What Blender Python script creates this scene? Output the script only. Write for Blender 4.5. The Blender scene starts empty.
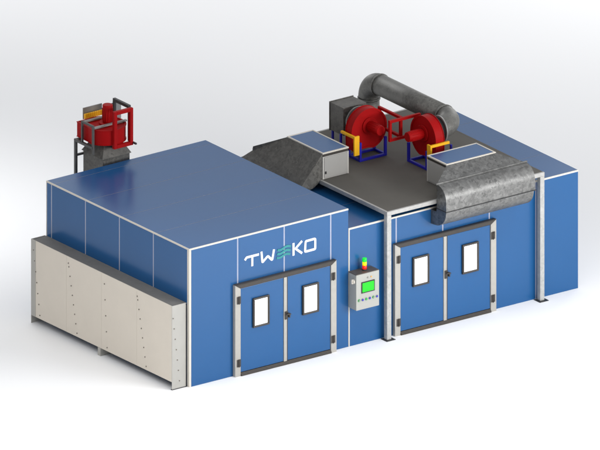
import bpy, bmesh, math, random
from mathutils import Vector, Matrix
random.seed(4)
C = bpy.context.scene.collection
R = math.radians
PI = math.pi

# ------------------------------------------------------------------ materials
def srgb(r, g, b):
    f = lambda c: (c/12.92 if c <= .04045 else ((c+.055)/1.055)**2.4)
    return (f(r/255), f(g/255), f(b/255), 1)

def mat(name, col, rough=.5, metal=0.0, spec=.5, var=.0, scale=3.0, emit=None, estr=1.0, bump=0.0, bscale=60, rvar=.0):
    m = bpy.data.materials.new(name); m.use_nodes = True
    nt = m.node_tree; b = nt.nodes['Principled BSDF']
    b.inputs['Base Color'].default_value = col
    b.inputs['Roughness'].default_value = rough
    b.inputs['Metallic'].default_value = metal
    b.inputs['Specular IOR Level'].default_value = spec
    tc = nt.nodes.new('ShaderNodeTexCoord')
    if var > 0:
        n = nt.nodes.new('ShaderNodeTexNoise'); n.inputs['Scale'].default_value = scale
        n.inputs['Detail'].default_value = 5; n.inputs['Roughness'].default_value = .6
        nt.links.new(tc.outputs['Object'], n.inputs['Vector'])
        mr = nt.nodes.new('ShaderNodeMapRange')
        mr.inputs['From Min'].default_value = .25; mr.inputs['From Max'].default_value = .75
        mr.inputs['To Min'].default_value = 1-var; mr.inputs['To Max'].default_value = 1+var
        nt.links.new(n.outputs['Fac'], mr.inputs['Value'])
        vm = nt.nodes.new('ShaderNodeVectorMath'); vm.operation = 'SCALE'
        vm.inputs[0].default_value = col[:3]
        nt.links.new(mr.outputs[0], vm.inputs['Scale'])
        nt.links.new(vm.outputs[0], b.inputs['Base Color'])
        if rvar > 0:
            m2 = nt.nodes.new('ShaderNodeMapRange')
            m2.inputs['From Min'].default_value = .3; m2.inputs['From Max'].default_value = .7
            m2.inputs['To Min'].default_value = rough-rvar; m2.inputs['To Max'].default_value = rough+rvar
            nt.links.new(n.outputs['Fac'], m2.inputs['Value'])
            nt.links.new(m2.outputs[0], b.inputs['Roughness'])
    if bump > 0:
        n2 = nt.nodes.new('ShaderNodeTexNoise'); n2.inputs['Scale'].default_value = bscale
        nt.links.new(tc.outputs['Object'], n2.inputs['Vector'])
        bp = nt.nodes.new('ShaderNodeBump'); bp.inputs['Strength'].default_value = bump
        bp.inputs['Distance'].default_value = .01
        nt.links.new(n2.outputs['Fac'], bp.inputs['Height'])
        nt.links.new(bp.outputs[0], b.inputs['Normal'])
    if emit:
        b.inputs['Emission Color'].default_value = emit
        b.inputs['Emission Strength'].default_value = estr
    return m

def galvanised(name, base, rough, metal, contrast=.35, scale=14):
    """hot-dip zinc: crystalline spangle from Voronoi cells plus broad mottling"""
    m = bpy.data.materials.new(name); m.use_nodes = True
    nt = m.node_tree; b = nt.nodes['Principled BSDF']
    b.inputs['Metallic'].default_value = metal
    tc = nt.nodes.new('ShaderNodeTexCoord')
    nz = nt.nodes.new('ShaderNodeTexNoise'); nz.inputs['Scale'].default_value = scale*.8; nz.inputs['Detail'].default_value = 3
    nt.links.new(tc.outputs['Object'], nz.inputs['Vector'])
    mx = nt.nodes.new('ShaderNodeVectorMath'); mx.operation = 'MULTIPLY_ADD'
    mx.inputs[1].default_value = (.12, .12, .12)
    nt.links.new(nz.outputs['Color'], mx.inputs[0]); nt.links.new(tc.outputs['Object'], mx.inputs[2])
    v = nt.nodes.new('ShaderNodeTexVoronoi'); v.inputs['Scale'].default_value = scale
    nt.links.new(mx.outputs[0], v.inputs['Vector'])
    bw = nt.nodes.new('ShaderNodeRGBToBW'); nt.links.new(v.outputs['Color'], bw.inputs[0])
    n = nt.nodes.new('ShaderNodeTexNoise'); n.inputs['Scale'].default_value = 4.5; n.inputs['Detail'].default_value = 6
    nt.links.new(tc.outputs['Object'], n.inputs['Vector'])
    ad = nt.nodes.new('ShaderNodeMath'); ad.operation = 'ADD'
    nt.links.new(bw.outputs[0], ad.inputs[0]); nt.links.new(n.outputs['Fac'], ad.inputs[1])
    mr = nt.nodes.new('ShaderNodeMapRange')
    mr.inputs['From Min'].default_value = .5; mr.inputs['From Max'].default_value = 1.5
    mr.inputs['To Min'].default_value = 1-contrast; mr.inputs['To Max'].default_value = 1+contrast
    nt.links.new(ad.outputs[0], mr.inputs['Value'])
    vm = nt.nodes.new('ShaderNodeVectorMath'); vm.operation = 'SCALE'; vm.inputs[0].default_value = base[:3]
    nt.links.new(mr.outputs[0], vm.inputs['Scale']); nt.links.new(vm.outputs[0], b.inputs['Base Color'])
    m3 = nt.nodes.new('ShaderNodeMapRange')
    m3.inputs['To Min'].default_value = rough-.08; m3.inputs['To Max'].default_value = rough+.1
    nt.links.new(bw.outputs[0], m3.inputs['Value']); nt.links.new(m3.outputs[0], b.inputs['Roughness'])
    return m

M = dict(
    blue   = mat('blue_coated_sheet', (.013, .092, .255, 1), .22, spec=.42, var=.02, scale=1.2),
    joint  = mat('white_joint_profile', (.53, .51, .47, 1), .5, var=.03, scale=8),
    lilac  = mat('pale_joint_strip', (.36, .39, .50, 1), .5),
    cream  = mat('cream_edge_profile', (.64, .60, .53, 1), .45, var=.02, scale=8),
    door   = mat('door_jamb_aluminium', (.40, .385, .35, 1), .42, .1, var=.06, scale=10),
    dark   = mat('dark_bronze_profile', (.038, .032, .027, 1), .5, var=.15, scale=12),
    black  = mat('black_rubber', (.012, .012, .013, 1), .6, var=.2),
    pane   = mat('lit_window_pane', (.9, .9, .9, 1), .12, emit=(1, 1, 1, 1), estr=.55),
    beige  = mat('beige_painted_sheet', (.67, .61, .525, 1), .55, var=.03, scale=1.6, rvar=.05),
    ltgrey = mat('light_grey_sheet', (.40, .39, .36, 1), .5, var=.04, scale=3),
    topgr  = mat('dark_grey_cover', (.165, .162, .154, 1), .85, var=.08, scale=6),
    seam   = mat('roof_seam_sealant', (.13, .14, .165, 1), .35),
    bolt   = mat('bolt_head', (.17, .145, .12, 1), .5, .3),
    deck   = mat('deck_sheet', (.112, .106, .094, 1), .8, var=.07, scale=1.3, spec=.3),
    steel  = galvanised('light_galvanised_profile', (.42, .415, .40), .45, .25, .10, 16),
    post   = galvanised('bright_galvanised_post', (.42, .42, .405), .45, .2, .16, 22),
    galv   = galvanised('dark_galvanised_duct', (.120, .115, .104), .55, .3, .36, 20),
    hood   = galvanised('spangled_galvanised_hood', (.20, .20, .195), .45, .85, .34, 20),
    pipe   = galvanised('galvanised_spiral_duct', (.165, .162, .150), .5, .4, .30, 24),
    red    = mat('red_paint', (.37, .002, .003, 1), .6, spec=.15, var=.05, scale=5),
    yellow = mat('yellow_paint', (.95, .50, .008, 1), .45, var=.04),
    navy   = mat('ultramarine_paint', (.012, .012, .38, 1), .45, var=.05),
    rail   = galvanised('grey_steel_angle', (.085, .085, .082), .5, .3, .15, 18),
    char   = mat('charcoal_steel', (.03, .031, .033, 1), .5, var=.1),
    plate  = mat('pale_grey_plate', (.27, .27, .26, 1), .45, .2, var=.05),
    panel  = mat('cabinet_panel_grey', (.36, .35, .33, 1), .5, var=.03),
    ctrl   = mat('control_cabinet_grey', (.385, .385, .355, 1), .5, var=.02, bump=.05, bscale=400),
    ctop   = mat('control_cabinet_top', (.085, .07, .058, 1), .5),
    screen = mat('green_screen', (.0, .25, .0, 1), .25, emit=(0, 1, 0.01, 1), estr=.8),
    lred   = mat('red_lens', (.7, .02, .01, 1), .2, emit=(1, .02, .01, 1), estr=.45),
    lyel   = mat('yellow_lens', (.8, .7, .0, 1), .2, emit=(1, .85, 0, 1), estr=.45),
    lgre   = mat('green_lens', (.0, .6, .02, 1), .2, emit=(0, .9, .05, 1), estr=.45),
    green  = mat('green_button', (.02, .38, .06, 1), .35),
    bbtn   = mat('blue_button', (.03, .03, .42, 1), .35),
    orange = mat('orange_lamp', (.75, .36, .08, 1), .35),
    white  = mat('white_lettering', (.86, .87, .9, 1), .4),
    teal   = mat('teal_lettering', (.012, .235, .245, 1), .4, var=.12, scale=9),
    ground = mat('white_studio_floor', (.92, .922, .925, 1), .8, spec=.1),
)

# ------------------------------------------------------------------ mesh helpers
def box(bm, x0, x1, y0, y1, z0, z1, bev=0.0, mi=0):
    t = bmesh.new()
    bmesh.ops.create_cube(t, size=1)
    bmesh.ops.scale(t, vec=(abs(x1-x0), abs(y1-y0), abs(z1-z0)), verts=t.verts)
    bmesh.ops.translate(t, vec=((x0+x1)/2, (y0+y1)/2, (z0+z1)/2), verts=t.verts)
    if bev > 0:
        bmesh.ops.bevel(t, geom=list(t.edges), offset=bev, segments=2, affect='EDGES', profile=.5)
    for f in t.faces: f.material_index = mi
    merge(bm, t)

def merge(bm, t):
    me = bpy.data.meshes.new('tmp'); t.to_mesh(me); t.free()
    bm.from_mesh(me); bpy.data.meshes.remove(me)

def prism(bm, prof, axis, a, b, mi=0):
    """closed 2D profile swept along an axis. axis 'X': prof=(y,z); 'Y': (x,z); 'Z': (x,y)"""
    def P(u, v, t):
        return {'X': (t, u, v), 'Y': (u, t, v), 'Z': (u, v, t)}[axis]
    A = [bm.verts.new(P(u, v, a)) for u, v in prof]
    B = [bm.verts.new(P(u, v, b)) for u, v in prof]
    n = len(prof); fs = []
    for i in range(n):
        j = (i+1) % n
        fs.append(bm.faces.new((A[i], A[j], B[j], B[i])))
    fs.append(bm.faces.new(A[::-1])); fs.append(bm.faces.new(B))
    for f in fs: f.material_index = mi
    bmesh.ops.recalc_face_normals(bm, faces=fs)
    return fs

def hull(bm, A, B):
    """loft between two equal-length closed loops of 3D points, capped"""
    VA = [bm.verts.new(p) for p in A]; VB = [bm.verts.new(p) for p in B]
    n = len(A); fs = []
    for i in range(n):
        j = (i+1) % n
        fs.append(bm.faces.new((VA[i], VA[j], VB[j], VB[i])))
    fs.append(bm.faces.new(VA[::-1])); fs.append(bm.faces.new(VB))
    bmesh.ops.recalc_face_normals(bm, faces=fs)

def sweep(bm, pts, r, seg=32, cap=True, radii=None):
    """round tube along a path"""
    pts = [Vector(p) for p in pts]; rings = []
    up = None
    for i, p in enumerate(pts):
        d = (pts[min(i+1, len(pts)-1)]-pts[max(i-1, 0)]).normalized()
        if up is None:
            up = Vector((0, 0, 1)) if abs(d.z) < .9 else Vector((1, 0, 0))
        s = d.cross(up)
        if s.length < 1e-4: s = d.cross(Vector((1, 0, 0)))
        s.normalize(); up = s.cross(d).normalized()
        rr = radii[i] if radii else r
        rings.append([bm.verts.new(p+(s*math.cos(k/seg*2*PI)+up*math.sin(k/seg*2*PI))*rr) for k in range(seg)])
    fs = []
    for i in range(len(rings)-1):
        for k in range(seg):
            f = bm.faces.new((rings[i][k], rings[i][(k+1) % seg], rings[i+1][(k+1) % seg], rings[i+1][k])); f.smooth = True; fs.append(f)
    if cap:
        fs.append(bm.faces.new(rings[0][::-1])); fs.append(bm.faces.new(rings[-1]))
    bmesh.ops.recalc_face_normals(bm, faces=fs)

def cyl(bm, p, q, r, seg=24, bev=0):
    if bev:
        d = (Vector(q)-Vector(p)); L = d.length; d.normalize()
        ps = [Vector(p), Vector(p)+d*bev, Vector(q)-d*bev, Vector(q)]
        rings = [r-bev, r, r, r-bev]
        sweep(bm, ps, r, seg, True, rings)
    else:
        sweep(bm, [p, q], r, seg)

def ring(bm, c, axis, r0, r1, depth, seg=40):
    """flat annular ring, thickness depth along axis vector"""
    d = Vector(axis).normalized(); u = d.orthogonal().normalized(); w = d.cross(u); c = Vector(c)
    L = [[], [], [], []]
    for k in range(seg):
        a = k/seg*2*PI; o = u*math.cos(a)+w*math.sin(a)
        for q, (rr, t) in enumerate(((r0, 0), (r1, 0), (r1, depth), (r0, depth))):
            L[q].append(bm.verts.new(c+o*rr+d*t))
    fs = []
    for q in range(4):
        for k in range(seg):
            f = bm.faces.new((L[q][k], L[q][(k+1) % seg], L[(q+1) % 4][(k+1) % seg], L[(q+1) % 4][k])); fs.append(f)
            f.smooth = q in (1, 3)
    bmesh.ops.recalc_face_normals(bm, faces=fs)

def bar(bm, p, q, w, h=None, bev=.004):
    """square tube between two points"""
    h = h or w
    p, q = Vector(p), Vector(q); d = q-p; L = d.length
    t = bmesh.new(); bmesh.ops.create_cube(t, size=1)
    bmesh.ops.scale(t, vec=(w, h, L), verts=t.verts)
    if bev: bmesh.ops.bevel(t, geom=list(t.edges), offset=bev, segments=1, affect='EDGES')
    rot = d.to_track_quat('Z', 'Y').to_matrix().to_4x4()
    bmesh.ops.transform(t, matrix=Matrix.Translation((p+q)/2) @ rot, verts=t.verts)
    merge(bm, t)

def obj(name, bm, m, parent=None, smooth=False, xf=None):
    if xf is not None: bmesh.ops.transform(bm, matrix=xf, verts=bm.verts)
    if xf is not None and xf.determinant() < 0: bmesh.ops.reverse_faces(bm, faces=bm.faces)
    me = bpy.data.meshes.new(name); bm.to_mesh(me); bm.free()
    for mm in (m if isinstance(m, (list, tuple)) else [m]): me.materials.append(mm)
    if smooth:
        for p in me.polygons: p.use_smooth = True
    o = bpy.data.objects.new(name, me); C.objects.link(o)
    if parent:
        o.parent = parent
        # vertices are written in world/thing space; cancel offsets of nested parents
        off = parent.location if parent.type == 'MESH' else Vector((0, 0, 0))
    return o

def tag(o, label=None, cat=None, group=None, kind=None):
    for k, v in (('label', label), ('category', cat), ('group', group), ('kind', kind)):
        if v: o[k] = v
    return o

def thing(name, label, cat, loc=(0, 0, 0), rot=(0, 0, 0), group=None):
    o = bpy.data.objects.new(name, None); C.objects.link(o)
    o.location = loc; o.rotation_euler = rot; o.empty_display_size = .3
    return tag(o, label, cat, group)

def part(name, m, parent, build, **k):
    bm = bmesh.new(); build(bm); return obj(name, bm, m, parent, **k)

# ------------------------------------------------------------------ ground
bm = bmesh.new()
bmesh.ops.create_circle(bm, cap_ends=True, radius=160, segments=96)
g = obj('ground', bm, M['ground']); g['kind'] = 'structure'

# ------------------------------------------------------------------ booths
PW = 1.252    # panel module
JW = .034     # joint width

def cuts(a, b, step):
    r = [a]
    while r[-1]+step < b-.05: r.append(r[-1]+step)
    return r+[b]

def wall_run(root, axis, a, b, fixed, inner, z0, z1, joints=True, jm='lilac', first=None):
    """a run of sandwich panels between a and b; outer skin at 'fixed', inner skin at 'inner'"""
    cs = cuts(a, b, PW)
    s = 1 if fixed > inner else -1
    for i in range(len(cs)-1):
        p0 = cs[i]+(JW/2 if i else 0); p1 = cs[i+1]-(JW/2 if i < len(cs)-2 else 0)
        bm = bmesh.new()
        if axis == 'X': box(bm, p0, p1, fixed, inner, z0, z1, .003)
        else: box(bm, fixed, inner, p0, p1, z0, z1, .003)
        obj('wall_panel', bm, M['blue'], root)
        if i and joints:
            bm = bmesh.new(); q0, q1 = cs[i]-JW/2+.001, cs[i]+JW/2-.001
            if axis == 'X': box(bm, q0, q1, fixed-s*.003, inner, z0, z1)
            else: box(bm, fixed-s*.003, inner, q0, q1, z0, z1)
            obj('joint_strip', bm, M[jm], root)

def door_set(root, x0, ax=0):
    """pair of leaves in a bronze and aluminium frame, outer left edge at x0, wall face at y=0"""
    W, H = 2.73, 2.13
    x1 = x0+W; xm = x0+W/2
    fr = 'door_frame'
    jw = .15
    # jambs and head mitred together
    b = bmesh.new()
    prism(b, [(x0, 0), (x0+jw, 0), (x0+jw, H-.10), (x0+.001, H-.001)], 'Y', -.095, -.004)
    bmesh.ops.bevel(b, geom=[e for e in b.edges], offset=.006, segments=1, affect='EDGES')
    frame = obj('door_jamb', b, M['door'], root)
    b = bmesh.new()
    prism(b, [(x1, 0), (x1-jw, 0), (x1-jw, H-.10), (x1-.001, H-.001)], 'Y', -.095, -.004)
    bmesh.ops.bevel(b, geom=[e for e in b.edges], offset=.006, segments=1, affect='EDGES')
    obj('door_jamb', b, M['door'], root)
    b = bmesh.new()
    prism(b, [(x0-.004, H+.004), (x1+.004, H+.004), (x1-jw+.004, H-.097), (x0+jw-.004, H-.097)], 'Y', -.105, -.003)
    bmesh.ops.bevel(b, geom=[e for e in b.edges], offset=.010, segments=2, affect='EDGES')
    obj('door_head', b, M['dark'], root)
    b = bmesh.new()
    prism(b, [(-.004, .002), (-.118, .002), (-.118, .03), (-.08, .075), (-.004, .075)], 'X', x0+jw+.002, x1-jw-.002)
    obj('threshold', b, M['dark'], root)
    for s in (-1, 1):
        a0, a1 = (x0+jw+.012, xm-.055) if s < 0 else (xm+.055, x1-jw-.012)
        b = bmesh.new(); box(b, a0, a1, -.075, -.006, .085, H-.11, .004)
        leaf = obj('door', b, M['blue'], root)
        c = (a0+a1)/2 - (.045 if s < 0 else -.03)
        wz0, wz1, ww = 1.045+.0, 1.73, .22
        b = bmesh.new()
        for (u0, u1, v0, v1) in ((c-ww, c+ww, wz1-.044, wz1), (c-ww, c+ww, wz0, wz0+.044), (c-ww, c-ww+.044, wz0+.0445, wz1-.0445), (c+ww-.044, c+ww, wz0+.0445, wz1-.0445)):
            box(b, u0, u1, -.125, -.0755, v0, v1, .012)
        win = obj('window', b, M['dark'], leaf)
        b = bmesh.new(); box(b, c-ww+.04, c+ww-.04, -.100, -.0756, wz0+.04, wz1-.04)
        obj('pane', b, M['pane'], win)
        hx = (x0+.095) if s < 0 else (x1-.095)
        for hz in (.31, 1.77):
            b = bmesh.new()
            box(b, hx-.052, hx-.006, -.108, -.0955, hz-.085, hz+.085, .004)
            box(b, hx+.006, hx+.052, -.108, -.0955, hz-.085, hz+.085, .004)
            cyl(b, (hx, -.113, hz-.09), (hx, -.113, hz+.09), .012, 12)
            obj('hinge', b, M['dark'], leaf)
    b = bmesh.new(); box(b, xm-.053, xm+.028, -.095, -.006, .078, H-.103, .006)
    obj('meeting_stile', b, M['door'], root)
    b = bmesh.new(); box(b, xm+.030, xm+.053, -.088, -.006, .078, H-.103, .004)
    obj('door_seal', b, M['dark'], root)
    b = bmesh.new()
    box(b, xm-.035, xm+.045, -.115, -.0955, 1.05, 1.24, .008)
    cyl(b, (xm+.02, -.115, 1.19), (xm+.02, -.17, 1.19), .016, 12)
    bar(b, (xm-.03, -.17, 1.19), (xm+.08, -.17, 1.18), .028)
    box(b, xm+.055, xm+.085, -.15, -.0885, 1.09, 1.19, .006)
    obj('handle', b, M['dark'], root)

T = .08
# --- tall booth
W1, D1, H1 = 4.28, 5.27, 3.21
b1 = thing('spray_booth', 'tall blue panelled spray booth with the white and teal lettering above its double door', 'booth')
wall_run(b1, 'X', .055, W1, 0, T, 0, H1-.0385)
wall_run(b1, 'Y', .075, D1, 0, T, 0, H1-.0385)
wall_run(b1, 'X', T, W1, D1, D1-T, 0, H1-.0385, joints=False)
wall_run(b1, 'Y', T, D1-T, W1, W1-T, 0, H1-.0385, joints=False)
part('corner_post', M['cream'], b1, lambda b: (box(b, -.004, .053, -.004, .073, 0, H1-.03852, .006)))
part('corner_post', M['joint'], b1, lambda b: (box(b, -.003, .03, D1-.028, D1+.003, 0, H1-.03852, .005)))
part('roof_trim', M['cream'], b1, lambda b: box(b, -.006, W1, -.006, .016, H1-.038, H1, .004))
part('roof_trim', M['cream'], b1, lambda b: box(b, -.006, .016, .017, D1, H1-.038, H1, .004))
cs = [.011]+[PW*k for k in range(1, 5)]+[D1]
for i in range(5):
    if i: part('roof_seam', M['seam'], b1, lambda b: box(b, .017, W1-.002, cs[i]-.0055, cs[i]+.0055, H1-.038, H1-.003))
    part('roof_panel', M['blue'], b1, lambda b: box(b, .017, W1, cs[i]+.006, cs[i+1]-.006, H1-.038, H1-.002, .002))
door_set(b1, 1.17)

# --- lettering on the tall booth's fascia
def stroke(pts, w, closed=False):
    """mitred outline of a polyline, as one or two loops"""
    P = [Vector(p) for p in pts]; n = len(P); Lf, Rt = [], []
    for i in range(n):
        if closed: a, b = P[i-1], P[(i+1) % n]
        else: a, b = P[max(i-1, 0)], P[min(i+1, n-1)]
        d0 = (P[i]-a).normalized() if (P[i]-a).length > 1e-6 else (b-P[i]).normalized()
        d1 = (b-P[i]).normalized() if (b-P[i]).length > 1e-6 else d0
        t = (d0+d1).normalized(); nrm = Vector((-t.y, t.x)); n0 = Vector((-d0.y, d0.x))
        k = min(1/max(nrm.dot(n0), .35), 2.0)
        Lf.append(P[i]+nrm*w/2*k); Rt.append(P[i]-nrm*w/2*k)
    return Lf, Rt

def ribbon(b, pts, w, closed=False, y0=-.012, y1=-.0005):
    L, Rr = stroke(pts, w, closed); n = len(pts)
    V = [[b.verts.new((p.x, y, p.y)) for p in S] for y in (y0, y1) for S in (L, Rr)]
    fs = []
    for i in range(n if closed else n-1):
        j = (i+1) % n
        fs += [b.faces.new((V[0][i], V[0][j], V[1][j], V[1][i])), b.faces.new((V[2][i], V[3][i], V[3][j], V[2][j])),
               b.faces.new((V[0][i], V[2][i], V[2][j], V[0][j])), b.faces.new((V[1][i], V[1][j], V[3][j], V[3][i]))]
    if not closed:
        for i in (0, n-1): fs.append(b.faces.new((V[0][i], V[1][i], V[3][i], V[2][i])))
    bmesh.ops.recalc_face_normals(b, faces=fs)

def smoothline(pts, r, n=5, closed=False):
    """round the corners of a polyline"""
    P = [Vector(p) for p in pts]; out = []; N = len(P)
    for i in range(N):
        if not closed and i in (0, N-1): out.append(P[i]); continue
        a, p, c = P[i-1], P[i], P[(i+1) % N]
        q0 = p+(a-p).normalized()*min(r, (a-p).length*.45); q1 = p+(c-p).normalized()*min(r, (c-p).length*.45)
        for k in range(n+1):
            t = k/n; out.append(q0*(1-t)**2+p*2*t*(1-t)+q1*t*t)
    return out
LW = .052
LT = [[(smoothline([(1.492, 2.622), (1.535, 2.678), (1.87, 2.678)], .02), 0), ([(1.69, 2.655), (1.69, 2.445)], 0)],
      [(smoothline([(1.937, 2.725), (1.963, 2.468), (2.11, 2.59), (2.225, 2.465), (2.275, 2.705)], .035), 0)],
      [([(2.80, 2.735), (2.80, 2.445)], 0), (smoothline([(3.03, 2.735), (2.855, 2.595), (3.03, 2.45)], .01), 0)],
      [(smoothline([(3.125, 2.705), (3.385, 2.71), (3.385, 2.47), (3.11, 2.465)], .03, closed=True), 1)]]
for strokes in LT:
    def lf(b):
        for q, (pts, cl) in enumerate(strokes): ribbon(b, pts, LW, bool(cl), -.012-.0005*q)
    part('letter', M['white'], b1, lf)
emb = None
for k, z in enumerate((2.675, 2.588, 2.50)):
    pts = []
    for i in range(25):
        t = i/24; x = 2.36+.36*t
        pts.append((x+(z-2.588)*.12, z+.022*math.sin((t*1.0+.05)*2*PI+PI)+(-.004+.012*t)))
    part('wave', M['teal'], b1, lambda b: ribbon(b, pts, .05))

# --- low booth
W2 = 10.465; H2 = 2.745; X2 = 4.284; D2 = 4.98
b2 = thing('drying_booth', 'low wide blue panelled booth standing under the grey steel platform', 'booth')
part('joint_strip', M['joint'], b2, lambda b: box(b, X2, X2+.036, -.003, T, 0, H2-.0405, .003))
wall_run(b2, 'X', X2+.037, W2, 0, T, 0, H2-.0405)
wall_run(b2, 'X', X2, W2, D2, D2-T, 0, H2-.0405, joints=False)
wall_run(b2, 'Y', T, D2-T, W2, W2-T, 0, H2-.0405, joints=False)
part('roof_trim', M['cream'], b2, lambda b: box(b, X2, W2+.004, -.006, .016, H2-.04, H2, .004))
c2 = cs[:-2]+[D2]
for i in range(4):
    if i: part('roof_seam', M['seam'], b2, lambda b: box(b, X2+.002, W2-.002, c2[i]-.0055, c2[i]+.0055, H2-.04, H2-.003))
    part('roof_panel', M['blue'], b2, lambda b: box(b, X2, W2, c2[i]+.006, c2[i+1]-.006, H2-.04, H2-.002, .002))
door_set(b2, 5.47)

# ------------------------------------------------------------------ side plenum along the tall booth
sp = thing('extract_plenum', 'long beige sheet metal box with bolt rows against the tall booth left wall', 'plenum', (-.2, 2.67, 0))
off = Vector((-.2, 2.67, 0))
def P2(f):
    def g(b):
        f(b); bmesh.ops.translate(b, vec=-off, verts=b.verts)
    return g
XO, Y0, Y1, HP = -.41, .085, 5.26, 1.95
seams = [Y0, Y0+1.29, Y0+2.59, Y0+3.88, Y1]
for i in range(4):
    part('front_sheet', M['beige'], sp, P2(lambda b: box(b, XO, XO+.012, seams[i]+.0015, seams[i+1]-.0015, .185, HP, .002)))
part('end_plate', M['ltgrey'], sp, P2(lambda b: (box(b, XO+.0, -.035, Y0-.012, Y0-.001, 0, HP, .002))))
part('end_plate', M['ltgrey'], sp, P2(lambda b: box(b, XO-.001, -.03, Y1+.001, Y1+.012, 0, HP, .002)))
part('corner_strip', M['ltgrey'], sp, P2(lambda b: box(b, XO-.006, XO-.0005, Y1-.16, Y1+.0, .185, HP+.004, .002)))
part('gusset_plate', M['ltgrey'], sp, P2(lambda b: (box(b, XO-.010, -.05, 2.70, 2.712, 0, .184, .002), box(b, XO-.010, XO+.002, 2.7125, 2.80, 0, .184, .002))))
part('cover', M['topgr'], sp, P2(lambda b: box(b, XO+.014, -.004, Y0+.001, Y1-.001, HP-.03, HP-.013, .002)))
part('gap_shade_strip', M['char'], sp, P2(lambda b: box(b, -.033, -.003, Y0-.004, Y0+.06, .0, HP-.06)))  # dark strip standing in for the shade in the gap by the wall
part('foot', M['char'], sp, P2(lambda b: box(b, XO-.003, -.02, Y0-.02, Y0+.03, 0, .018, .002)))
def boltrow(f):
    def g(b):
        for p, d in f: cyl(b, p, Vector(p)+Vector(d)*.012, .0135, 10)
    return g
for (yt, yb, nn) in ((5.17, 4.94, 7), (3.87, 3.57, 8), (2.56, 2.46, 5), (1.33, 1.02, 8)):
    z0, z1 = (1.72, .27)
    rows = []
    for k in range(nn):
        t = k/(nn-1); rows.append(((XO-.001, yt+(yb-yt)*t, z0+(z1-z0)*t), (-1, 0, 0)))
    if nn == 8: rows.append(((XO-.001, yt+.02, 1.80), (-1, 0, 0)))
    for rw in rows: part('bolt', M['bolt'], sp, P2(boltrow([rw])))
rows = []
for k in range(7):
    t = k/6; rows.append(((XO+.03+.17*t, Y0-.011, 1.66-1.48*t), (0, -1, 0)))
for rw in rows: part('bolt', M['bolt'], sp, P2(boltrow([rw])))

# ------------------------------------------------------------------ steel platform
PZ = 2.98
PX0, PX1, PY0, PY1 = 5.18, 9.42, -.2, 4.77
pl = thing('steel_platform', 'grey steel equipment platform on two galvanised front posts above the low booth', 'platform', (7.3, 2.285, 0))
off = Vector((7.3, 2.285, 0))
part('deck', M['deck'], pl, P2(lambda b: box(b, PX0+.055, PX1-.055, PY0+.055, PY1-.055, PZ-.03, PZ-.003)))
part('edge_beam', M['steel'], pl, P2(lambda b: box(b, PX0, PX1, PY0, PY0+.054, PZ-.09, PZ, .006)))
part('edge_beam', M['steel'], pl, P2(lambda b: box(b, PX0, PX1, PY1-.054, PY1, PZ-.09, PZ, .006)))
part('edge_beam', M['steel'], pl, P2(lambda b: box(b, PX0, PX0+.054, PY0+.055, PY1-.055, PZ-.09, PZ, .006)))
part('edge_beam', M['deck'], pl, P2(lambda b: box(b, PX1-.054, PX1, PY0+.055, PY1-.055, PZ-.09, PZ-.003, .006)))
for px in (PX0, PX1-.12):
    part('post', M['post'], pl, P2(lambda b: box(b, px+.001, px+.119, PY0+.001, PY0+.119, .012, PZ-.091, .01)))
    part('base_plate', M['char'], pl, P2(lambda b: box(b, px-.05, px+.19, PY0-.06, PY0+.17, 0, .012, .002)))
for px in (PX0, PX1-.12):
    for py in (1.9, PY1-.42):
        part('roof_foot', M['post'], pl, P2(lambda b: box(b, px+(.4 if px == PX0 else -.4), px+(.52 if px == PX0 else -.28), py, py+.119, H2-.001, PZ-.091, .01)))

# ------------------------------------------------------------------ filter cabinets with duct transitions
def cabinet_body(root, w, d, h, orient):
    """w along local X, d along local Y; service panel on the narrow end (orient 'Y': -Y end, 'X': -X end)"""
    part('cabinet', M['panel'], root, lambda b: box(b, 0, w, 0, d, 0, h-.09, .006))
    def lidrim(b):
        z0, z1 = h-.03, h; t = .034
        box(b, -.008, w+.008, -.008, t, z0, z1, .005); box(b, -.008, w+.008, d-t, d+.008, z0, z1, .005)
        box(b, -.008, t, t+.0005, d-t-.0005, z0, z1, .005); box(b, w-t, w+.008, t+.0005, d-t-.0005, z0, z1, .005)
    lid = part('lid_frame', M['cream'], root, lidrim)
    part('lid_panel', M['blue'], lid, lambda b: box(b, .0345, w-.0345, .0345, d-.0345, h-.028, h-.006))
    part('lid_gasket', M['dark'], root, lambda b: box(b, .003, w-.003, .003, d-.003, h-.0895, h-.0305))
    if orient == 'Y':
        part('service_panel', M['panel'], root, lambda b: box(b, .035, w-.035, -.014, -.001, .035, h-.115, .005))
        part('latch', M['black'], root, lambda b: (box(b, .05, .085, -.03, -.0145, .12, .18, .004)))
        part('edge_profile', M['joint'], root, lambda b: box(b, -.004, .03, -.008, .03, .001, h-.09, .004))
        part('edge_profile', M['joint'], root, lambda b: box(b, w-.03, w+.004, -.008, .03, .001, h-.09, .004))
    else:
        part('service_panel', M['panel'], root, lambda b: box(b, -.014, -.001, .035, d-.035, .035, h-.115, .005))
        part('edge_profile', M['joint'], root, lambda b: (box(b, -.008, .03, d-.03, d+.004, .001, h-.09, .004)))

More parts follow.
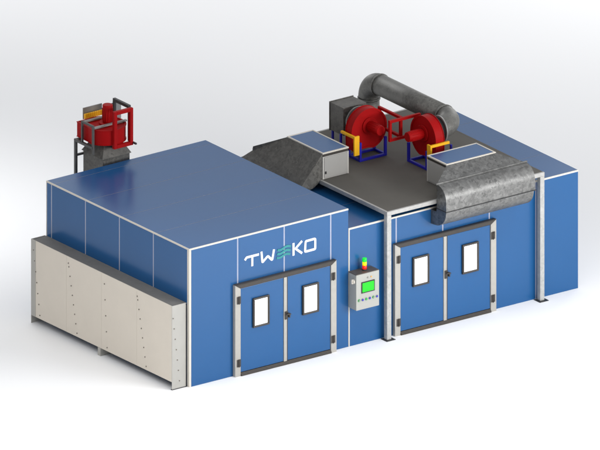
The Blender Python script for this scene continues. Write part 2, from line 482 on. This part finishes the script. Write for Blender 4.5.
# left unit: panel faces the front, hopper runs down into the gap beside the tall booth
fu = thing('filter_cabinet', 'filter cabinet with the smooth dark wedge hopper leaning against the tall booth roof', 'filter cabinet', (5.25, 2.27, PZ))
cabinet_body(fu, .69, 1.31, .61, 'Y')
def hopL(b):
    o = Vector((5.25, 2.27, PZ))
    A1, A2 = Vector((5.248, 2.275, 3.575)), Vector((5.248, 3.575, 3.575))
    B2, C2, B1 = Vector((4.885, 4.345, 3.205)), Vector((4.49, 4.62, 2.80)), Vector((4.54, 2.275, 2.785))
    B3 = Vector((4.885, 4.36, 3.11))
    A1b, A2b = Vector((5.248, 2.275, 2.985)), Vector((5.248, 3.575, 2.985))
    up = [A1, A2, B2, B3, C2, B1]
    lo = [A1b, A2b, Vector((4.885, 4.345, 2.83)), Vector((4.885, 4.36, 2.83)), Vector((4.49, 4.62, 2.76)), Vector((4.54, 2.275, 2.76))]
    lo[0] = A1b
    V = [b.verts.new(p-o) for p in up]; U = [b.verts.new(p-o) for p in lo]
    k = b.verts.new(Vector((5.0, 2.275, 2.83))-o); k2 = b.verts.new(Vector((5.0, 3.575, 2.83))-o)
    fs = [b.faces.new(V)]
    fs += [b.faces.new((V[1], U[1], k2, U[2], V[2])), b.faces.new((V[2], U[2], U[3], V[3])), b.faces.new((V[3], U[3], U[4], V[4])),
           b.faces.new((V[4], U[4], U[5], V[5])), b.faces.new((V[5], U[5], k, U[0], V[0])), b.faces.new((V[0], U[0], U[1], V[1])),
           b.faces.new((U[0], k, k2, U[1])), b.faces.new((k, U[5], U[4], U[3], U[2], k2))]
    bmesh.ops.recalc_face_normals(b, faces=fs)
part('hopper', M['galv'], fu, hopL)

# right unit: hopper fans out to a wide duct that bends down over the platform edge into the wall
fr_ = thing('filter_cabinet', 'filter cabinet feeding the wide spangled hood that bends down over the low booth door', 'filter cabinet', (7.03, .145, PZ))
off = Vector((7.03, .145, PZ))
cabinet_body(fr_, 1.32, .71, .60, 'X')
HX0, HX1 = 6.50, 8.89
def hopR(b):
    hull(b, [(7.032, .143, 2.99), (8.348, .143, 2.99), (8.348, .143, 3.565), (7.032, .143, 3.565)],
            [(HX0, -.222, 2.99), (HX1, -.222, 2.99), (HX1, -.222, 3.335), (HX0, -.222, 3.335)])
part('hopper', M['hood'], fr_, P2(hopR))
part('flange', M['hood'], fr_, P2(lambda b: (box(b, HX0-.03, HX1+.03, -.252, -.224, 3.336, 3.372, .003))))
def arc(c, r, a0, a1, n, ry=None):
    ry = ry or r
    return [(c[0]+r*math.cos(R(a0+(a1-a0)*k/n)), c[1]+ry*math.sin(R(a0+(a1-a0)*k/n))) for k in range(n+1)]
# upper bend: flat top sloping forward, rounded shoulder, straight drop
prof = [(-.224, 2.802), (-.224, 3.345)]+arc((-.235, 3.03), .335, 88, 180, 16, .315)+[(-.57, 2.802)]
bmU = bmesh.new()
off = Vector((7.03, .145, PZ))
def bendU(b):
    fs = prism(b, prof, 'X', HX0, HX1)
    for f in fs[2:-2]: f.smooth = True
o = part('duct_bend', M['hood'], fr_, P2(bendU)); bmU.free()
part('flange', M['char'], fr_, P2(lambda b: box(b, HX0-.012, HX1+.03, -.592, -.222, 2.788, 2.801, .002)))
profL = [(-.225, 2.787), (-.565, 2.787)]+arc((-.14, 2.787), .425, 180, 262, 14, .40)+[(-.006, 2.375), (-.006, 2.70), (-.205, 2.71)]
def bendL(b):
    fs = prism(b, profL, 'X', HX0+.002, HX1-.03)
    for f in fs[1:16]: f.smooth = True
part('duct_outlet', M['hood'], fr_, P2(bendL))
for o in list(fr_.children):
    if o.name.startswith('duct_'):
        md = o.modifiers.new('edges', 'EDGE_SPLIT'); md.split_angle = R(40)

# ------------------------------------------------------------------ fans
def fan(label, loc, rot, mirror=False, base='blue'):
    """axis height .62 above local origin is the volute centre; motor looks along local -Y"""
    t = thing('centrifugal_fan', label, 'fan', loc, rot, 'red centrifugal fans')
    X = Matrix.Scale(-1, 4, (1, 0, 0)) if mirror else Matrix.Identity(4)
    def pt(name, m, f, parent=t, **k): return part(name, m, parent, f, xf=X, **k)
    ya, yb = -.14, (.07 if base else .18); ys = .27 if base else yb+.113; zc = 0.62; za = .71
    # volute outline: growing spiral that runs out into a downward outlet on the -X side
    pro = []
    for k in range(45):
        a = R(-75+ (255)*k/44)     # from lower right, over the top, to the left side
        u = k/44
        r = .455+.012*u
        pro.append((r*math.cos(a), zc+r*math.sin(a)+.01))
    pro += [(-.455, .22), (-.04, .22)]
    def hous(b):
        fs = prism(b, pro, 'Y', ya, yb)
        for f in fs[:43]: f.smooth = True
    h = pt('housing', M['red'], hous)
    md = h.modifiers.new('edges', 'EDGE_SPLIT'); md.split_angle = R(35)
    def rims(b):
        q = [(p[0]*1.0, p[1]) for p in pro]
        for y0, y1 in ((ya-.012, ya-.0005), (yb+.0005, yb+.012)):
            P = [Vector(p) for p in q]; c = Vector((0, zc)); n = len(P)
            O = [p+(p-c).normalized()*.014 for p in P]; I = [p-(p-c).normalized()*.03 for p in P]
            A = [[b.verts.new((v.x, y, v.y)) for v in S] for y in (y0, y1) for S in (O, I)]
            fs = []
            for i in range(n):
                j = (i+1) % n
                fs += [b.faces.new((A[0][i], A[0][j], A[1][j], A[1][i])), b.faces.new((A[2][i], A[3][i], A[3][j], A[2][j])),
                       b.faces.new((A[0][i], A[2][i], A[2][j], A[0][j])), b.faces.new((A[1][i], A[1][j], A[3][j], A[3][i]))]
            bmesh.ops.recalc_face_normals(b, faces=fs)
    pt('housing_flange', M['red'], rims, h)
    def motor(b):
        cyl(b, (0, ya-.001, za), (0, ya-.035, za), .19, 32, .006)
        cyl(b, (0, ya-.0355, za), (0, ya-.44, za), .112, 32, .012)
        for k in range(14):
            a = k/14*2*PI
            bar(b, (.114*math.cos(a), ya-.08, za+.114*math.sin(a)), (.114*math.cos(a), ya-.36, za+.114*math.sin(a)), .010, .010, 0)
    pt('motor', M['red'], motor)
    fx, fy0, fz0, fz1, w = (.41 if base else .485), (ya-.63 if base else ya-.45), .55, .98, (.062 if base else .08)
    ye = yb if base else yb+.09
    def gfr(b):
        e = w/2
        bar(b, (fx, ye, fz0), (fx, fy0, fz0), w); bar(b, (fx, ye, fz1), (fx, fy0, fz1), w)
        bar(b, (fx, fy0+e, fz0+e+.001), (fx, fy0+e, fz1-e-.001), w); bar(b, (fx, ye-e, fz0+e+.001), (fx, ye-e, fz1-e-.001), w)
    pt('guard_frame', M['red'], gfr)
    pt('flexible_sleeve', M['black'], lambda b: cyl(b, (0, yb+.013, za), (0, ys-.001, za), .27, 40))
    pt('inlet_ring', M['plate' if base else 'char'], lambda b: ring(b, (0, ys, za), (0, 1, 0), .20, .31, .035))
    def yel(b):
        if not base:
            for q in range(9): box(b, -.52, -.485, -.26, -.14, .46+.0535*q, .505+.0535*q, .008)
            box(b, -.535, -.5205, -.25, -.15, .46, .94, .003)
            return
        box(b, -.545, -.49, -.30, .17, .56, .615, .004)
        box(b, -.545, -.41, -.345, -.301, .17, .615, .004)
    pt('outlet_bracket', M['yellow'], yel)
    w = .055; lx0, lx1, ly0, ly1 = -.37, .31, -.31, .10
    if base == 'blue':
        def fr2(b):
            e = w/2
            bar(b, (lx0-e, ly0, e), (lx1+e, ly0, e), w); bar(b, (lx0-e, ly1, e), (lx1+e, ly1, e), w)
            bar(b, (lx0, ly0+e+.001, e), (lx0, ly1-e-.001, e), w); bar(b, (lx1, ly0+e+.001, e), (lx1, ly1-e-.001, e), w)
            for x in (lx0, lx1):
                bar(b, (x, ly0, w+.001), (x, ly0, .44), w); bar(b, (x, ly1+.02 if False else ly1, w+.001), (x, ly1, .20), w)
            bar(b, (lx0-.1, .17+.09, .0), (lx0-.1, .17+.09, .5), w*.8)
        pt('base_frame', M['navy'], fr2)
    return t
fan('red fan with yellow bracket in front of the square grey duct box', (6.93, 3.0, PZ), (0, 0, 0))
fan('red fan whose inlet joins the elbow at the near end of the long round duct', (7.74, 1.78, PZ), (0, 0, R(-90)), mirror=True)
# third fan lies flat with its motor upwards behind the tall booth
f3 = fan('red fan lying flat with its motor upwards behind the tall booth', (0, 0, 0), (0, 0, 0), base=None)
# local -Y -> +Z, then a quarter turn
f3.rotation_euler = (Matrix.Rotation(R(-90), 4, 'Z') @ Matrix.Rotation(R(-90), 4, 'X')).to_euler()
FX, FY, FZ = 1.96, 5.82, 3.78
f3.location = (FX-.62, FY, FZ)
part('side_rail', M['plate'], f3, lambda b: bar(b, (-.30, -.178, .25), (-.30, -.178, .80), .07, .035))
part('side_rail', M['plate'], f3, lambda b: bar(b, (.16, -.178, .22), (.16, -.178, 1.10), .07, .035))
part('cover_plate', M['plate'], f3, lambda b: box(b, -.62, -.60, -.36, -.10, .49, 1.0, .004))
part('cover_plate', M['plate'], f3, lambda b: box(b, -.30, -.28, -.45, -.05, 1.02, 1.28, .004))
part('back_frame', M['char'], f3, lambda b: (bar(b, (-.22, -.56, 1.04), (.36, -.56, 1.04), .07), bar(b, (-.20, .15, 1.04), (-.20, -.524, 1.04), .06), bar(b, (.34, .24, 1.05), (.34, -.524, 1.05), .06), bar(b, (.62, .22, 1.03), (.371, .22, 1.03), .04)))

# square duct box behind the left fan
db = thing('duct_box', 'square dark galvanised duct box behind the left fan on the platform', 'duct', (6.92, 3.62, PZ))
part('box', M['galv'], db, lambda b: box(b, -.31, .31, -.245, .245, .38, 1.02, .006))
part('lip', M['galv'], db, lambda b: (box(b, -.325, .325, .246, .262, .365, 1.035, .003),))
part('collar', M['pipe'], db, lambda b: cyl(b, (0, -.246, .71), (0, -.31, .71), .265, 40))
part('leg', M['navy'], db, lambda b: bar(b, (-.27, .2, 0), (-.27, .2, .379), .045))
part('leg', M['navy'], db, lambda b: bar(b, (.27, .2, 0), (.27, .2, .379), .045))
part('leg', M['navy'], db, lambda b: bar(b, (.27, -.2, 0), (.27, -.2, .379), .045))

# long round duct
PXX, PZZ, PR = 8.50, 3.76, .236
rd = thing('round_duct', 'long round galvanised duct with an elbow at each end behind the red fans', 'duct', (PXX, 5.02, H2))
off = Vector((PXX, 5.02, H2))
nb = 14
e2 = []
for k in range(nb+1):       # elbow from the fan inlet (-X) round to +Y
    a = R(90*k/nb); rr = .44
    e2.append((8.06+rr*math.sin(a), 1.78+rr*(1-math.cos(a)), 3.70+.06*k/nb))
e2 = [(8.05, 1.78, 3.70)]+e2
part('elbow', M['pipe'], rd, P2(lambda b: sweep(b, e2, PR, 40)))
part('pipe', M['pipe'], rd, P2(lambda b: sweep(b, [(PXX, 2.245, PZZ), (PXX, 4.60, PZZ)], PR-.002, 40)))
e1 = []
for k in range(nb+1):
    a = R(90*k/nb); rr = .40
    e1.append((PXX, 4.62+rr*math.sin(a), PZZ-rr*(1-math.cos(a))))
part('elbow', M['pipe'], rd, P2(lambda b: sweep(b, e1, PR, 40)))
part('riser', M['pipe'], rd, P2(lambda b: sweep(b, [(PXX, 5.02, PZZ-.405), (PXX, 5.02, H2)], PR-.004, 40)))
for c, ax in (((PXX, 2.225, PZZ), (0, 1, 0)), ((PXX, 4.595, PZZ), (0, 1, 0)), ((PXX, 5.02, PZZ-.44), (0, 0, 1)), ((8.047, 1.78, 3.70), (1, 0, 0))):
    part('collar', M['pipe' if ax[0] == 0 else 'plate'], rd, P2(lambda b: ring(b, c, ax, PR-.02, PR+.016, .035)))
part('base_plate', M['pipe'], rd, P2(lambda b: box(b, PXX-.32, PXX+.32, 4.79, 5.30, H2+.001, H2+.04, .003)))

# ------------------------------------------------------------------ support under the flat fan
sf = thing('fan_stand', 'grey steel angle stand carrying the flat red fan behind the tall booth', 'stand', (FX, FY, 0))
def st(b):
    w = .06; x = -.46
    bar(b, (x, .42, 0), (x, .42, 3.50-FZ+FZ), w)
    bar(b, (x, .45, 3.53), (x, -.22, 3.53), w)
    bar(b, (x+.031, .42, 3.18), (.58, .42, 3.18), w*.8)
    bar(b, (.60, .42, 0), (.60, .42, 3.50), w); bar(b, (x+.031, .42, 3.53), (.63, .42, 3.53), w)
part('frame', M['rail'], sf, st)
def cradle(b):
    x = -.46
    bar(b, (x, -.22, 3.37), (x, -.22, 4.05), .045); bar(b, (x, .18, 3.561), (x, .18, 4.0), .045)
    bar(b, (x, -.2, 4.028), (x, .2, 4.028), .045)
part('cradle', M['rail'], sf, cradle)
dt = thing('duct_transition', 'grey galvanised duct transition below the flat red fan behind the tall booth', 'duct', (FX+.06, FY, 0))
part('duct', M['galv'], dt, lambda b: hull(b, [(-.36, -.36, 2.6), (.36, -.36, 2.6), (.36, .36, 2.6), (-.36, .36, 2.6)], [(-.36, -.36, 3.28), (.36, -.36, 3.28), (.36, .36, 3.28), (-.36, .36, 3.28)]))
part('cone', M['galv'], dt, lambda b: hull(b, [(-.39, -.39, 3.281), (.39, -.39, 3.281), (.39, .39, 3.281), (-.39, .39, 3.281)], [(-.23, -.23, 3.56), (.23, -.23, 3.56), (.23, .23, 3.56), (-.23, .23, 3.56)]))
part('downpipe', M['galv'], dt, lambda b: box(b, -.2, .2, -.2, .2, 0, 2.599))

# ------------------------------------------------------------------ control cabinet with stack light
cc = thing('control_cabinet', 'light grey control cabinet with green screen and stack light between the double doors', 'control cabinet', (4.585, -.3, .92))
# local: x -.305...305, y 0 (front) ... .296 (wall), z 0...83
part('body', M['ctrl'], cc, lambda b: box(b, -.305, .305, .022, .296, 0, .815, .008))
part('cabinet_door', M['ctrl'], cc, lambda b: box(b, -.308, .308, 0, .020, .0, .818, .006))
part('top_cover', M['ctop'], cc, lambda b: box(b, -.306, .306, .006, .296, .8185, .832, .003))
sc_ = part('screen_bezel', M['black'], cc, lambda b: box(b, -.175, .185, -.012, -.001, .375, .635, .005))
part('screen', M['screen'], sc_, lambda b: box(b, -.15, .16, -.016, -.0125, .40, .61, .001))
for k in range(6):
    m = M['green'] if k == 2 else M['bbtn'] if k % 2 else M['plate']
    x = -.235+.096*k
    bt = part('button_ring', M['green' if k in (0, 4) else 'plate'], cc, lambda b: ring(b, (x, -.001, .225), (0, -1, 0), .022, .032, .008, 20))
    part('button', m, bt, lambda b: cyl(b, (x, -.001, .225), (x, -.022, .225), (.018, .024, .028)[0 if k in (0, 4) else 2 if k == 2 else 1], 18, .003))
for x, m in ((0.0, M['plate']), (.092, M['orange'])):
    part('indicator', m, cc, lambda b: cyl(b, (x, -.001, .715+.0), (x, -.016, .715), .018, 14, .003))
part('side_knob', M['cream'], cc, lambda b: (cyl(b, (-.306, .09, .66), (-.345, .09, .66), .055, 24, .006), box(b, -.37, -.3455, .075, .105, .61, .71, .004)))
sl = part('stack_light', M['char'], cc, lambda b: cyl(b, (.03, .16, .8325), (.03, .16, .856), .06, 24, .004))
for k, m in enumerate(('lred', 'lyel', 'lgre')):
    part('lens', M[m], sl, lambda b: cyl(b, (.03, .16, .857+.085*k), (.03, .16, .857+.085*k+.083), .050, 24, .006))

# ------------------------------------------------------------------ camera (parallel projection, about 20 degrees down)
S = 46.0
th = math.atan2(.2555, .3502); el = math.asin(.3502)
r = Vector((math.cos(th), -math.sin(th), 0))
u = Vector((math.sin(th)*math.sin(el), math.cos(th)*math.sin(el), math.cos(el)))
bk = r.cross(u)
cam = bpy.data.cameras.new('camera'); cam.type = 'ORTHO'; cam.ortho_scale = 600/S
co = bpy.data.objects.new('camera', cam); C.objects.link(co)
pos = r*((300-189.2)/S)+u*((387.4-225)/S)+bk*40
m4 = Matrix((r, u, bk)).transposed().to_4x4(); m4.translation = pos
co.matrix_world = m4
cam.clip_end = 400
bpy.context.scene.camera = co

# ------------------------------------------------------------------ light: pale studio surround and soft lamps
sc = bpy.context.scene
w = bpy.data.worlds.new('World'); sc.world = w; w.use_nodes = True
nt = w.node_tree; bg = nt.nodes['Background']
tc = nt.nodes.new('ShaderNodeTexCoord')
sep = nt.nodes.new('ShaderNodeSeparateXYZ'); nt.links.new(tc.outputs['Generated'], sep.inputs[0])
rp = nt.nodes.new('ShaderNodeValToRGB')
el_ = rp.color_ramp.elements
el_[0].position = 0.0; el_[0].color = (.82, .83, .85, 1)
el_[1].position = 1.0; el_[1].color = (.52, .53, .55, 1)
nt.links.new(sep.outputs['Z'], rp.inputs['Fac'])
# darker towards the left of the set
dt_ = nt.nodes.new('ShaderNodeVectorMath'); dt_.operation = 'DOT_PRODUCT'; dt_.inputs[1].default_value = (-1, .15, 0)
nt.links.new(tc.outputs['Generated'], dt_.inputs[0])
mr = nt.nodes.new('ShaderNodeMapRange'); mr.inputs['From Min'].default_value = 0.0; mr.inputs['From Max'].default_value = 1
mr.inputs['To Min'].default_value = 1; mr.inputs['To Max'].default_value = .4
nt.links.new(dt_.outputs['Value'], mr.inputs['Value'])
vm = nt.nodes.new('ShaderNodeVectorMath'); vm.operation = 'SCALE'
nt.links.new(rp.outputs['Color'], vm.inputs[0]); nt.links.new(mr.outputs[0], vm.inputs['Scale'])
nt.links.new(vm.outputs[0], bg.inputs['Color'])
bg.inputs['Strength'].default_value = 1.0

def lamp(name, loc, target, size, power, sy=None, spread=180):
    l = bpy.data.lights.new(name, 'AREA'); l.shape = 'RECTANGLE'; l.size = size; l.size_y = sy or size
    l.energy = power; l.spread = R(spread)
    o = bpy.data.objects.new(name, l); C.objects.link(o)
    o.location = loc; o.rotation_euler = (Vector(target)-Vector(loc)).to_track_quat('-Z', 'Y').to_euler()
    return o
lamp('front_softbox', (12, -20, 8), (4.5, 1, .5), 12, 3500, sy=6)
lamp('front_floor_fill', (4, -8.5, 11), (4, -8.2, 0), 17, 850, sy=11, spread=80)  # unseen fill added overhead to whiten the floor in front
lamp('near_left_fill', (-9, 0, 11), (-5, .5, 0), 8, 260, sy=8, spread=100)  # added fill out of view, lightens the near left floor
lamp('far_left_floor_fill', (.8, 12, 13), (.8, 12, 0), 6, 130, spread=60)  # extra fill with no visible source, brightens the floor behind on the left
lamp('back_floor_fill', (13, 34, 11), (11, 24, 0), 10, 1250)  # added off-screen fill that lifts the floor along the back
lamp('right_floor_fill', (31, 17, 11), (23, 14, 0), 10, 1500)  # unseen fill, added to brighten the floor towards the right edge

vs = sc.view_settings
vs.view_transform = 'Standard'; vs.look = 'None'; vs.exposure = 0; vs.gamma = 1
